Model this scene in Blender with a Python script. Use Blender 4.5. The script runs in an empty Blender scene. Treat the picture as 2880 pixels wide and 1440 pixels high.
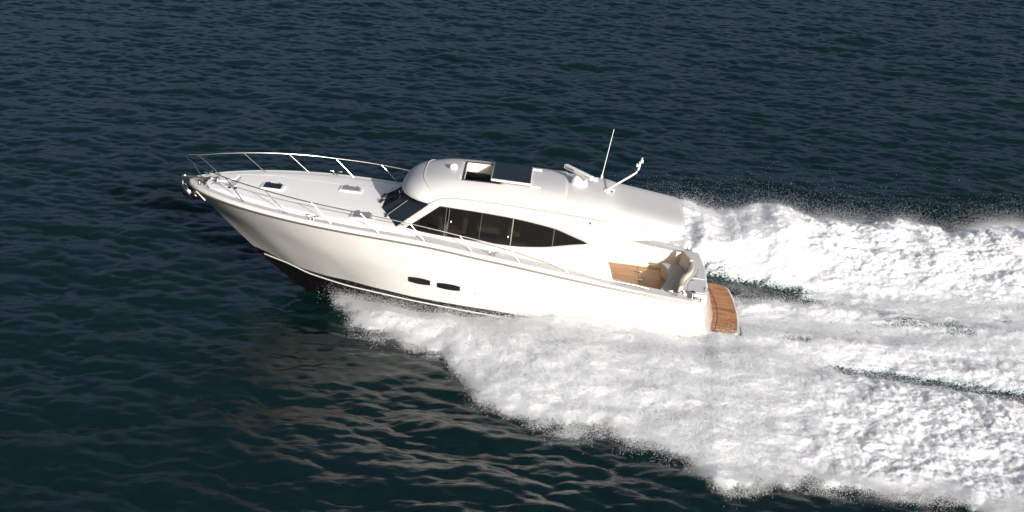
import bpy, bmesh, math, random
import numpy as np
from mathutils import Vector, Matrix

C = bpy.context.scene.collection
SC = bpy.context.scene
R = math.radians
rng = np.random.default_rng(7)

# ------------------------------------------------------------------ camera
cam_d = bpy.data.cameras.new('camera'); cam = bpy.data.objects.new('camera', cam_d); C.objects.link(cam)
SC.camera = cam
cam_d.sensor_width = 36; cam_d.lens = 55.75; cam_d.clip_end = 20000; cam_d.clip_start = 0.5
cam.location = (7.209, -43.553, 16.931)
def _rot(rx, ry, rz):
    return (Matrix.Rotation(rz, 3, 'Z') @ Matrix.Rotation(rx, 3, 'X') @ Matrix.Rotation(ry, 3, 'Y'))
_M = _rot(R(-19.555), R(-2.814), R(1.808))
right, fwd, up = _M.col[0], _M.col[1], _M.col[2]
cam.rotation_euler = Matrix((right, up, -fwd)).transposed().to_euler()

# ------------------------------------------------------------------ light
SUN_EL, SUN_AZ = 18.0, 61.0            # azimuth from +X (aft) towards -Y (port)
sd = Vector((math.cos(R(SUN_EL)) * math.cos(R(SUN_AZ)), -math.cos(R(SUN_EL)) * math.sin(R(SUN_AZ)), math.sin(R(SUN_EL))))
world = bpy.data.worlds.new('World'); SC.world = world; world.use_nodes = True
wn = world.node_tree.nodes; bg = wn['Background']
sky = wn.new('ShaderNodeTexSky'); sky.sky_type = 'NISHITA'; sky.sun_disc = False
sky.sun_elevation = R(SUN_EL); sky.sun_rotation = math.atan2(sd.x, sd.y)
sky.air_density = 0.72; sky.dust_density = 7.0; sky.ozone_density = 1.9
world.node_tree.links.new(sky.outputs[0], bg.inputs['Color']); bg.inputs['Strength'].default_value = 0.10
sun_d = bpy.data.lights.new('sun', 'SUN'); sun = bpy.data.objects.new('sun', sun_d); C.objects.link(sun)
sun_d.energy = 5.0; sun_d.angle = R(0.5); sun_d.color = (1.0, 0.965, 0.92)
sun.rotation_euler = sd.to_track_quat('Z', 'Y').to_euler(); sun.location = (20, -30, 30)
SC.view_settings.view_transform = 'Standard'; SC.view_settings.look = 'None'
SC.view_settings.exposure = 0.08; SC.view_settings.gamma = 1.0
SC.cycles.max_bounces = 12; SC.cycles.diffuse_bounces = 10; SC.cycles.transparent_max_bounces = 12; SC.cycles.caustics_reflective = False

# ------------------------------------------------------------------ materials
def mat(name, col, rough=0.5, metal=0.0, spec=0.5, coat=0.0):
    m = bpy.data.materials.new(name); m.use_nodes = True
    b = m.node_tree.nodes['Principled BSDF']
    b.inputs['Base Color'].default_value = (*col, 1); b.inputs['Roughness'].default_value = rough
    b.inputs['Metallic'].default_value = metal; b.inputs['Specular IOR Level'].default_value = spec
    b.inputs['Coat Weight'].default_value = coat; b.inputs['Coat Roughness'].default_value = 0.06
    return m
def add_noise(m, scale, c1, c2, stretch=(1, 1, 1), detail=4, bump=0.0, bscale=None):
    nt = m.node_tree; n = nt.nodes; L = nt.links; b = n['Principled BSDF']
    tc = n.new('ShaderNodeTexCoord'); mp = n.new('ShaderNodeMapping'); mp.inputs['Scale'].default_value = stretch
    L.new(tc.outputs['Object'], mp.inputs['Vector'])
    no = n.new('ShaderNodeTexNoise'); no.inputs['Scale'].default_value = scale; no.inputs['Detail'].default_value = detail
    L.new(mp.outputs[0], no.inputs['Vector'])
    r = n.new('ShaderNodeValToRGB'); r.color_ramp.elements[0].color = (*c1, 1); r.color_ramp.elements[1].color = (*c2, 1)
    r.color_ramp.elements[0].position = 0.3; r.color_ramp.elements[1].position = 0.7
    L.new(no.outputs['Fac'], r.inputs['Fac']); L.new(r.outputs[0], b.inputs['Base Color'])
    if bump:
        n2 = n.new('ShaderNodeTexNoise'); n2.inputs['Scale'].default_value = bscale or scale; n2.inputs['Detail'].default_value = 3
        L.new(mp.outputs[0], n2.inputs['Vector'])
        bp = n.new('ShaderNodeBump'); bp.inputs['Strength'].default_value = bump; bp.inputs['Distance'].default_value = 0.01
        L.new(n2.outputs['Fac'], bp.inputs['Height']); L.new(bp.outputs[0], b.inputs['Normal'])
    return m
GEL = add_noise(mat('gelcoat', (.72, .715, .70), .22, coat=.5), .7, (.645, .635, .61), (.67, .66, .635), (1, 1, 2))
DECK = add_noise(mat('nonskid_deck', (.84, .83, .80), .55), 1.2, (.90, .89, .865), (.92, .91, .89), bump=.25, bscale=160)
ROOFG = add_noise(mat('roof_gelcoat', (.70, .70, .69), .45, coat=.12), .7, (.59, .59, .58), (.615, .615, .605))
NONSKID = add_noise(mat('grey_nonskid', (.62, .63, .63), .6), 1.5, (.60, .61, .61), (.66, .67, .67), bump=.25, bscale=160)
BLACK = mat('black_paint', (.010, .010, .010), .3, spec=.3)
ANTIFOUL = add_noise(mat('antifouling', (.006, .006, .006), .6, spec=.15), 2.0, (.004, .004, .005), (.008, .008, .008), (.5, 1, 3))
STEEL = mat('stainless', (.62, .60, .58), .20, 1.0)
RUBB = mat('rub_strip', (.17, .145, .135), .40, .5)
CHUTE = mat('anchor_chute', (.10, .06, .05), .4)
DARK = mat('dark_trim', (.015, .013, .013), .4)
CREAM = add_noise(mat('cream_vinyl', (.55, .49, .39), .5), 3, (.57, .52, .43), (.63, .58, .49))
LINER = mat('cream_liner', (.74, .69, .60), .45)
SEATG = add_noise(mat('seat_fabric', (.48, .46, .41), .7), 5, (.54, .52, .48), (.58, .56, .52))
WHITEP = mat('white_plastic', (.82, .82, .80), .35)
GREYP = mat('grey_panel', (.56, .57, .58), .45)
SHADE = mat('hatch_blind', (.27, .26, .26), .35)
SEAM = mat('seam', (.50, .50, .50), .5)
MULL = mat('mullion_grey', (.10, .095, .085), .5); MULL2 = mat('mullion_pale', (.26, .245, .21), .5)
INTER = mat('dark_interior', (.03, .026, .023), .6)
WOODI = add_noise(mat('interior_timber', (.10, .05, .025), .35), 6, (.08, .04, .02), (.14, .07, .035), (.3, 3, 3))
RED = mat('red_lens', (.75, .01, .015), .2)
INK = mat('ink_black', (.03, .03, .035), .5)
INKG = mat('ink_grey', (.45, .44, .42), .5)
SHIRT = mat('white_shirt', (.62, .63, .64), .8)
NAVY = mat('navy_cloth', (.02, .03, .07), .8)
SKIN = mat('skin', (.55, .33, .23), .5)
WICKER = add_noise(mat('brown_woven', (.22, .10, .04), .8), 25, (.14, .06, .025), (.30, .15, .06), (1, 1, .15))

def glass_mat(name, tint, refl=1.0, rough=0.02, base=(.01, .013, .016), mixd=.25):
    m = bpy.data.materials.new(name); m.use_nodes = True; nt = m.node_tree; n = nt.nodes; L = nt.links
    n.remove(n['Principled BSDF']); out = n['Material Output']
    tr = n.new('ShaderNodeBsdfTransparent'); tr.inputs[0].default_value = (*tint, 1)
    gl = n.new('ShaderNodeBsdfGlossy'); gl.inputs['Roughness'].default_value = rough
    gl.inputs['Color'].default_value = (refl, refl, refl, 1)
    df = n.new('ShaderNodeBsdfDiffuse'); df.inputs[0].default_value = (*base, 1)
    fr = n.new('ShaderNodeFresnel'); fr.inputs[0].default_value = 1.28
    m1 = n.new('ShaderNodeMixShader'); m1.inputs[0].default_value = mixd; L.new(tr.outputs[0], m1.inputs[1]); L.new(df.outputs[0], m1.inputs[2])
    m2 = n.new('ShaderNodeMixShader'); L.new(fr.outputs[0], m2.inputs[0]); L.new(m1.outputs[0], m2.inputs[1]); L.new(gl.outputs[0], m2.inputs[2])
    L.new(m2.outputs[0], out.inputs[0]); return m
GLASS = glass_mat('tinted_glass', (.17, .16, .14), mixd=.05)
WSGLASS = glass_mat('windscreen_glass', (.05, .06, .065), base=(.05, .065, .08), mixd=.55)
HGLASS = glass_mat('hatch_glass', (.05, .06, .065), base=(.03, .035, .04))
PLEXI = glass_mat('clear_cover', (.7, .72, .72))

def teak(name, c1=(.34, .16, .07), c2=(.62, .37, .19), wet=0.0):
    m = bpy.data.materials.new(name); m.use_nodes = True; nt = m.node_tree; n = nt.nodes; L = nt.links; b = n['Principled BSDF']
    tc = n.new('ShaderNodeTexCoord'); sp = n.new('ShaderNodeSeparateXYZ'); L.new(tc.outputs['Object'], sp.inputs[0])
    dv = n.new('ShaderNodeMath'); dv.operation = 'MULTIPLY'; dv.inputs[1].default_value = 1 / .058; L.new(sp.outputs['Y'], dv.inputs[0])
    fr = n.new('ShaderNodeMath'); fr.operation = 'FRACT'; L.new(dv.outputs[0], fr.inputs[0])
    lt = n.new('ShaderNodeMath'); lt.operation = 'LESS_THAN'; lt.inputs[1].default_value = .08; L.new(fr.outputs[0], lt.inputs[0])
    fl = n.new('ShaderNodeMath'); fl.operation = 'FLOOR'; L.new(dv.outputs[0], fl.inputs[0])
    wh = n.new('ShaderNodeTexWhiteNoise'); wh.noise_dimensions = '1D'; L.new(fl.outputs[0], wh.inputs['W'])
    mp = n.new('ShaderNodeMapping'); mp.inputs['Scale'].default_value = (2, 26, 2); L.new(tc.outputs['Object'], mp.inputs[0])
    no = n.new('ShaderNodeTexNoise'); no.inputs['Scale'].default_value = 2; no.inputs['Detail'].default_value = 5; L.new(mp.outputs[0], no.inputs['Vector'])
    ad = n.new('ShaderNodeMath'); ad.operation = 'ADD'; L.new(no.outputs['Fac'], ad.inputs[0])
    ml = n.new('ShaderNodeMath'); ml.operation = 'MULTIPLY'; ml.inputs[1].default_value = .35; L.new(wh.outputs['Value'], ml.inputs[0]); L.new(ml.outputs[0], ad.inputs[1])
    rp = n.new('ShaderNodeValToRGB'); rp.color_ramp.elements[0].position = .35; rp.color_ramp.elements[1].position = .95
    rp.color_ramp.elements[0].color = (*c1, 1); rp.color_ramp.elements[1].color = (*c2, 1)
    L.new(ad.outputs[0], rp.inputs['Fac'])
    mx = n.new('ShaderNodeMixRGB'); L.new(lt.outputs[0], mx.inputs[0]); L.new(rp.outputs[0], mx.inputs[1]); mx.inputs[2].default_value = (.19, .095, .045, 1)
    last = mx
    if wet:
        mp2 = n.new('ShaderNodeMapping'); mp2.inputs['Scale'].default_value = (1.1, 3.2, 1); L.new(tc.outputs['Object'], mp2.inputs[0])
        n2 = n.new('ShaderNodeTexNoise'); n2.inputs['Scale'].default_value = 1.6; n2.inputs['Detail'].default_value = 5; L.new(mp2.outputs[0], n2.inputs['Vector'])
        r2 = n.new('ShaderNodeValToRGB'); r2.color_ramp.elements[0].position = .52; r2.color_ramp.elements[1].position = .60
        r2.color_ramp.elements[0].color = (1, 1, 1, 1); r2.color_ramp.elements[1].color = (.48, .42, .40, 1); L.new(n2.outputs['Fac'], r2.inputs['Fac'])
        mm = n.new('ShaderNodeMixRGB'); mm.blend_type = 'MULTIPLY'; mm.inputs[0].default_value = wet
        L.new(last.outputs[0], mm.inputs[1]); L.new(r2.outputs[0], mm.inputs[2]); last = mm
    L.new(last.outputs[0], b.inputs['Base Color']); b.inputs['Roughness'].default_value = .5
    return m
TEAK = teak('teak_deck'); TEAKW = teak('wet_teak', (.31, .128, .048), (.56, .275, .115), .8)

# ------------------------------------------------------------------ mesh helpers
def tag(o, label=None, cat=None, kind=None, group=None):
    if label: o['label'] = label
    if cat: o['category'] = cat
    if kind: o['kind'] = kind
    if group: o['group'] = group
    return o
def link(name, me, m, parent=None, smooth=True):
    o = bpy.data.objects.new(name, me); C.objects.link(o)
    if m is not None: me.materials.append(m)
    if parent is not None: o.parent = parent
    if smooth and len(me.polygons):
        me.polygons.foreach_set('use_smooth', [True] * len(me.polygons))
    return o
def mesh(name, verts, faces, m, parent=None, smooth=True, recalc=False, bevel=0.0, solid=0.0, sharp=None):
    me = bpy.data.meshes.new(name); me.from_pydata([tuple(map(float, v)) for v in verts], [], faces); me.update()
    if recalc:
        bm = bmesh.new(); bm.from_mesh(me); bmesh.ops.remove_doubles(bm, verts=bm.verts, dist=1e-5)
        bmesh.ops.recalc_face_normals(bm, faces=bm.faces); bm.to_mesh(me); bm.free()
    o = link(name, me, m, parent, smooth)
    if sharp is not None:
        me.set_sharp_from_angle(angle=R(sharp))
    if solid:
        s = o.modifiers.new('solid', 'SOLIDIFY'); s.thickness = solid; s.offset = -1
    if bevel:
        b = o.modifiers.new('bevel', 'BEVEL'); b.width = bevel; b.segments = 3; b.limit_method = 'ANGLE'; b.angle_limit = R(40)
    return o
def bmobj(name, bm, m, parent=None, smooth=True, bevel=0.0, sharp=35):
    bmesh.ops.recalc_face_normals(bm, faces=bm.faces)
    me = bpy.data.meshes.new(name); bm.to_mesh(me); bm.free()
    o = link(name, me, m, parent, smooth)
    if smooth and sharp: me.set_sharp_from_angle(angle=R(sharp))
    if bevel:
        b = o.modifiers.new('bevel', 'BEVEL'); b.width = bevel; b.segments = 3; b.limit_method = 'ANGLE'; b.angle_limit = R(30)
    return o
def grid_faces(nu, nv, flip=False, off=0):
    f = []
    for i in range(nu - 1):
        for j in range(nv - 1):
            a = off + i * nv + j; q = (a, a + 1, a + nv + 1, a + nv)
            f.append(q[::-1] if flip else q)
    return f
def bm_tube(bm, pts, r, n=8, cap=True, r2=None):
    pts = [Vector(p) for p in pts]; rings = []
    N = len(pts)
    for i, p in enumerate(pts):
        t = (pts[min(i + 1, N - 1)] - pts[max(i - 1, 0)]).normalized()
        a = t.cross(Vector((0, 0, 1)) if abs(t.z) < .9 else Vector((1, 0, 0))).normalized(); b = t.cross(a)
        rr = r if r2 is None else r + (r2 - r) * i / max(1, N - 1)
        rings.append([bm.verts.new(p + (a * math.cos(k * 2 * math.pi / n) + b * math.sin(k * 2 * math.pi / n)) * rr) for k in range(n)])
    for i in range(N - 1):
        for k in range(n): bm.faces.new((rings[i][k], rings[i][(k + 1) % n], rings[i + 1][(k + 1) % n], rings[i + 1][k]))
    if cap:
        bm.faces.new(rings[0][::-1]); bm.faces.new(rings[-1])
    return bm
def tube(name, pts, r, m, parent=None, n=8, r2=None):
    return bmobj(name, bm_tube(bmesh.new(), pts, r, n, r2=r2), m, parent)
def bm_box(bm, c, s, rot=None):
    M = Matrix.Translation(Vector(c)) @ ((rot.to_4x4()) if rot else Matrix.Identity(4)) @ Matrix.Diagonal((*s, 1))
    bmesh.ops.create_cube(bm, size=1, matrix=M); return bm
def box(name, c, s, m, parent=None, bevel=.01, rot=None):
    return bmobj(name, bm_box(bmesh.new(), c, s, rot), m, parent, bevel=bevel)
def prism(name, outline, z0, z1, m, parent=None, bevel=.0, smooth=True):
    bm = bmesh.new(); n = len(outline)
    zf0 = z0 if callable(z0) else (lambda x, y: z0); zf1 = z1 if callable(z1) else (lambda x, y: z1)
    lo = [bm.verts.new((x, y, zf0(x, y))) for x, y in outline]; hi = [bm.verts.new((x, y, zf1(x, y))) for x, y in outline]
    bm.faces.new(lo[::-1]); bm.faces.new(hi)
    for i in range(n): bm.faces.new((lo[i], lo[(i + 1) % n], hi[(i + 1) % n], hi[i]))
    return bmobj(name, bm, m, parent, smooth, bevel)
def lathe(name, prof, c, m, parent=None, n=20, axis=None):
    bm = bmesh.new(); rings = []
    for r, z in prof:
        rings.append([bm.verts.new((r * math.cos(2 * math.pi * k / n), r * math.sin(2 * math.pi * k / n), z)) for k in range(n)])
    for i in range(len(rings) - 1):
        for k in range(n): bm.faces.new((rings[i][k], rings[i][(k + 1) % n], rings[i + 1][(k + 1) % n], rings[i + 1][k]))
    bm.faces.new(rings[0][::-1]); bm.faces.new(rings[-1])
    if axis is not None: bmesh.ops.transform(bm, matrix=Vector((0, 0, 1)).rotation_difference(Vector(axis)).to_matrix().to_4x4(), verts=bm.verts)
    bmesh.ops.translate(bm, vec=Vector(c), verts=bm.verts)
    return bmobj(name, bm, m, parent)
def pc(x, xs, ys):                      # monotone cubic through points
    xs = np.asarray(xs, float); ys = np.asarray(ys, float); x = np.asarray(x, float)
    h = np.diff(xs); d = np.diff(ys) / h; m_ = np.zeros_like(ys)
    for i in range(1, len(xs) - 1):
        if d[i - 1] * d[i] > 0:
            w1 = 2 * h[i] + h[i - 1]; w2 = h[i] + 2 * h[i - 1]; m_[i] = (w1 + w2) / (w1 / d[i - 1] + w2 / d[i])
    m_[0] = d[0]; m_[-1] = d[-1]
    xc = np.clip(x, xs[0], xs[-1]); k = np.clip(np.searchsorted(xs, xc) - 1, 0, len(h) - 1)
    t = (xc - xs[k]) / h[k]; H = h[k]
    return ((2*t**3-3*t**2+1)*ys[k] + (t**3-2*t**2+t)*H*m_[k] + (-2*t**3+3*t**2)*ys[k+1] + (t**3-t**2)*H*m_[k+1])
def sm(a, b, x):
    t = np.clip((np.asarray(x, float) - a) / (b - a), 0, 1); return t * t * (3 - 2 * t)

# ================================================================== WATER AND WAKE (world space, still water z = 0)
_perm = rng.permutation(512)
def pnoise(x, y, seed=0):
    xi = np.floor(x).astype(np.int64); yi = np.floor(y).astype(np.int64); xf = x - xi; yf = y - yi
    u = xf*xf*xf*(xf*(xf*6-15)+10); v = yf*yf*yf*(yf*(yf*6-15)+10)
    def g(ix, iy, fx, fy):
        h = _perm[(_perm[(ix + seed * 37) & 511] + iy + seed * 101) & 511] * (2 * np.pi / 512)
        return np.cos(h) * fx + np.sin(h) * fy
    a = g(xi, yi, xf, yf); b = g(xi+1, yi, xf-1, yf); c = g(xi, yi+1, xf, yf-1); d = g(xi+1, yi+1, xf-1, yf-1)
    return (a*(1-u)+b*u)*(1-v) + (c*(1-u)+d*u)*v
def fbm(x, y, s, o=4, seed=0, gain=.5):
    r = 0; a = 1
    for i in range(o):
        r = r + a * pnoise(x / s, y / s, seed + i); s *= .5; a *= gain
    return r
def billow(x, y, s, o=3, seed=0, gain=.5):
    r = 0; a = 1; n = 0
    for i in range(o):
        r = r + a * np.abs(pnoise(x / s, y / s, seed + i)) * 2; n += a; s *= .5; a *= gain
    return r / n

# open-sea chop: one spectrum, one grid that covers the view without repeating
NW, LW = 1024, 84.0
X0, Y0 = -37.0, -20.0
dxw = LW / NW
kx = np.fft.fftfreq(NW, dxw) * 2 * np.pi
KX, KY = np.meshgrid(kx, kx, indexing='ij'); K = np.hypot(KX, KY); K[0, 0] = 1
wd = R(76)                                                    # wind runs away from the camera, a little across
cosd = (KX * math.cos(wd) + KY * math.sin(wd)) / K
spec = np.exp(-(2 * np.pi / 4.5 / K) ** 2) * K ** -3.3 * np.exp(-(K * .045) ** 2) * (0.15 + 0.85 * cosd ** 4)
amp = np.sqrt(spec) * (rng.normal(size=K.shape) + 1j * rng.normal(size=K.shape)); amp[0, 0] = 0
hw = np.fft.ifft2(amp).real; sc_ = 0.043 / hw.std(); hw *= sc_
dX = np.fft.ifft2(-1j * KX / K * amp).real * sc_; dY = np.fft.ifft2(-1j * KY / K * amp).real * sc_
gx = X0 + np.arange(NW) * dxw; gy = Y0 + np.arange(NW) * dxw
GX, GY = np.meshgrid(gx, gy, indexing='ij')
bor = np.minimum.reduce([GX - gx[0], gx[-1] - GX, GY - gy[0], gy[-1] - GY]); win = sm(0, 6, bor)
gust = 1 + .30 * pnoise(GX / 9, GY / 14, 3) + .15 * pnoise(GX / 3.5, GY / 5, 4); gust = 1 + (gust - 1) * win
hw0, dX0, dY0 = hw.copy(), dX.copy(), dY.copy(); hw *= gust; dX *= gust; dY *= gust

YBP = ([-.5, 0, 1.1, 1.7, 2.4, 3.2, 4.2, 4.6, 5.2, 6.1, 6.8, 7.7, 8.6, 9.4, 10.6, 11.2, 13.1, 15.1, 17, 20, 30, 45],
       [.0, .15, 1.6, 2.6, 3.0, 3.7, 4.3, 5.5, 6.4, 7.5, 8.1, 8.5, 8.2, 8.8, 9.8, 10.7, 10.3, 10.8, 11.1, 11.6, 14, 18])
YBS = ([-.5, 0, 2, 4, 6, 8, 10, 11.5, 13, 14, 15, 16, 17.5, 19, 20.5, 22, 25, 30, 45],
       [.0, .15, 2.5, 4.2, 6.6, 7.9, 8.7, 9.2, 9.2, 9.7, 10.0, 8.9, 9.1, 9.7, 8.9, 9.7, 10.5, 12, 16])
HB = ([-.3, 0.2, 1, 2, 3.4, 5, 11.4, 11.8], [0, .25, .75, 1.35, 1.9, 2.05, 2.05, 0])           # hull half-beam near the waterline
G1 = ([11.4, 12.5, 13.6, 14.5, 16, 18, 20, 22], [2.7, 2.3, 2.15, 1.8, 1.2, .45, -.3, -.9])
G2 = ([11.4, 12.7, 14.3, 15.8, 17.3, 19, 22], [-.6, -.95, -.45, -.5, -1.2, -1.2, -1.4])
G4 = ([13.5, 14.9, 16.3, 18.1, 19.7, 24, 30], [-3.35, -3.6, -3.85, -4.35, -4.75, -6, -7.5])
def wake(x, y):
    """mean foam height H, edge distance E (m, >0 inside), trough strength G (0..1) at world x, y"""
    port = y < 0; ay = np.abs(y)
    yb = np.where(port, np.interp(x, *YBP), np.interp(x, *YBS))
    yh = np.interp(x, *HB)
    n1 = fbm(x, y, 1.3, 4, 11); n2 = pnoise(x / 2.6, y / 2.6, 31)
    E = np.minimum(yb - ay, (x - .34 * ay - .80) * .8) + .55 * n1 + .5 * n2 * sm(3, 7, x)
    s = np.clip((ay - yh) / np.maximum(yb - yh, .05), 0, 1)
    h0 = np.interp(x, [0, 1, 3, 5.4, 6.3, 7.1, 7.8, 8.6, 10.6, 12, 14], [.02, .04, .08, .13, .30, .50, .45, .33, .06, .05, .10])
    hp = np.interp(x, [0, 1, 2.5, 4, 5, 7, 10, 14, 20, 30], [.02, .12, .28, .36, .42, .52, .5, .38, .28, .2])
    hs = np.interp(x, [0, 1, 2.5, 4, 7, 10, 12, 13.6, 14.6, 16, 17.5, 18.8, 20.3, 22, 24, 30], [.05, .2, .5, .7, .85, .95, 1.0, 1.05, 1.1, .72, .62, .72, .48, .5, .4, .3])
    crest = np.where(port, .42, .72)
    bumpv = np.where(s < crest, sm(0, 1, s / crest), 1 - .75 * sm(0, 1, (s - crest) / (1 - crest)))
    H = h0 * (1 - sm(0, .35, s)) + np.where(port, hp, hs) * bumpv
    H = H * (1 - .8 * port * sm(12.5, 14.5, x) * np.exp(-((y - np.interp(x, *G4)) / 1.9) ** 2))
    aft = sm(11.2, 12.2, x)
    rid = np.interp(x, [12, 14, 17], [.12, .2, .28]) * np.exp(-((y - np.interp(x, [12, 14, 16, 18, 21], [.1, .5, .5, -.3, -1])) / .65) ** 2) \
        + .20 * np.exp(-((y + np.interp(x, [12, 14, 16, 18, 21], [2.0, 2.0, 2.3, 1.8, 1.8])) / .6) ** 2) - .06
    cen = np.exp(-(y / 3.0) ** 4)
    H = H * (1 - aft * cen) + aft * cen * rid
    g1 = np.interp(x, [11, 11.5, 13.6, 14.8, 16, 18, 20, 21], [0, 1, 1, .6, .26, .14, .06, .0]) * np.exp(-((y - np.interp(x, *G1)) / np.interp(x, [11.5, 12.6, 14, 16, 18, 20], [1.3, 1.15, .8, .6, .6, .6])) ** 2)
    g2 = np.interp(x, [11.6, 12.6, 14, 16, 18, 20], [0, .0, .05, .08, .05, 0]) * np.exp(-((y - np.interp(x, *G2)) / .5) ** 2)
    g4 = np.interp(x, [13.6, 15.0, 20, 26], [0, .62, .66, .5]) * np.exp(-((y - np.interp(x, *G4)) / np.interp(x, [14, 16, 20, 28], [.55, .75, .9, 1.1])) ** 2)
    return H, E, np.maximum(np.maximum(g1, g2), g4), s, n1
def water_extra(x, y):
    H, E, G, s, n1 = wake(x, y)
    return -.16 * G * sm(11, 12.5, x)
near = (GX > 9) & (GX < 32) & (np.abs(GY) < 9)
hz = hw.copy(); hz[near] += water_extra(GX[near], GY[near])
# calm the chop inside the wake and under the boat
inw = sm(-.5, 1.0, np.minimum(np.where(GY < 0, np.interp(GX, *YBP), np.interp(GX, *YBS)) - np.abs(GY), GX))
fade = 1 - .45 * inw * (GX > 0)
hz = np.where(near, hz, hw) * 1.0
hz = hz * fade
CH = 1.05
V = np.stack([GX + CH * dX * fade, GY + CH * dY * fade, hz], -1).reshape(-1, 3)
ii = (np.arange(NW - 1)[:, None] * NW + np.arange(NW - 1)[None, :]).ravel()
Fq = np.stack([ii, ii + NW, ii + NW + 1, ii + 1], 1)
# the same spectrum carried on around the view on a coarser grid, then a flat sheet to the horizon
ST = 4; NO = 3 * NW // ST + 1; oi = np.arange(NO)
ox = X0 - LW + oi * dxw * ST; oy = Y0 - LW + oi * dxw * ST; OX, OY = np.meshgrid(ox, oy, indexing='ij')
mi = (oi * ST) % NW; fo_ = sm(0, 25, np.minimum.reduce([OX - ox[0], ox[-1] - OX, OY - oy[0], oy[-1] - OY]))
so = np.ix_(mi, mi)
VO = np.stack([OX + CH * dX0[so] * fo_, OY + CH * dY0[so] * fo_, hw0[so] * fo_ - .006 * fo_], -1).reshape(-1, 3)
ci = NW // ST; cell = np.ones((NO - 1, NO - 1), bool); cell[ci + 1:2 * ci - 2, ci + 1:2 * ci - 2] = False
io_ = (np.arange(NO - 1)[:, None] * NO + np.arange(NO - 1)[None, :])[cell]
Fo = np.stack([io_, io_ + NO, io_ + NO + 1, io_ + 1], 1) + len(V)
V = np.concatenate([V, VO]); Fq = np.concatenate([Fq, Fo])
BIG = 6000.0
xa, xb, ya, yb_ = ox[0], ox[-1], oy[0], oy[-1]
sk = np.array([[xa, ya, 0], [xb, ya, 0], [xb, yb_, 0], [xa, yb_, 0], [-BIG, -BIG, 0], [BIG, -BIG, 0], [BIG, BIG, 0], [-BIG, BIG, 0]])
b0 = len(V); V = np.concatenate([V, sk])
Fs = np.array([[b0, b0+4, b0+5, b0+1], [b0+1, b0+5, b0+6, b0+2], [b0+2, b0+6, b0+7, b0+3], [b0+3, b0+7, b0+4, b0]])
Fq = np.concatenate([Fq, Fs])
def np_mesh(name, V, F, m, parent=None, smooth=True):
    me = bpy.data.meshes.new(name); k = F.shape[1]
    me.vertices.add(len(V)); me.vertices.foreach_set('co', np.ascontiguousarray(V, np.float32).ravel())
    me.loops.add(F.size); me.loops.foreach_set('vertex_index', np.ascontiguousarray(F, np.int32).ravel())
    me.polygons.add(len(F)); me.polygons.foreach_set('loop_start', np.arange(0, F.size, k, dtype=np.int32))
    me.polygons.foreach_set('use_smooth', np.full(len(F), smooth))
    me.update(calc_edges=True); me.validate()
    return link(name, me, m, parent, False)

def water_mat():
    m = bpy.data.materials.new('sea_water'); m.use_nodes = True; nt = m.node_tree; n = nt.nodes; L = nt.links; b = n['Principled BSDF']
    b.inputs['Base Color'].default_value = (.0030, .0122, .0130, 1); b.inputs['Roughness'].default_value = .05
    b.inputs['IOR'].default_value = 1.333; b.inputs['Specular IOR Level'].default_value = .32
    tc = n.new('ShaderNodeTexCoord')
    mp = n.new('ShaderNodeMapping'); mp.inputs['Scale'].default_value = (1, 1.7, 1); mp.inputs['Rotation'].default_value = (0, 0, R(-12)); L.new(tc.outputs['Object'], mp.inputs[0])
    n1 = n.new('ShaderNodeTexNoise'); n1.inputs['Scale'].default_value = 2.2; n1.inputs['Detail'].default_value = 5; n1.inputs['Roughness'].default_value = .6; n1.inputs['Distortion'].default_value = .4
    L.new(mp.outputs[0], n1.inputs['Vector'])
    n2 = n.new('ShaderNodeTexNoise'); n2.inputs['Scale'].default_value = 7; n2.inputs['Detail'].default_value = 4; L.new(mp.outputs[0], n2.inputs['Vector'])
    b1 = n.new('ShaderNodeBump'); b1.inputs['Strength'].default_value = .22; b1.inputs['Distance'].default_value = .10; L.new(n1.outputs['Fac'], b1.inputs['Height'])
    b2 = n.new('ShaderNodeBump'); b2.inputs['Strength'].default_value = .08; b2.inputs['Distance'].default_value = .02; L.new(n2.outputs['Fac'], b2.inputs['Height']); L.new(b1.outputs[0], b2.inputs['Normal'])
    L.new(b2.outputs[0], b.inputs['Normal'])
    return m
WATER = water_mat()
water = tag(np_mesh('water', V, Fq, WATER), 'dark teal open sea with short wind chop', 'sea', 'structure')

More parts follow.
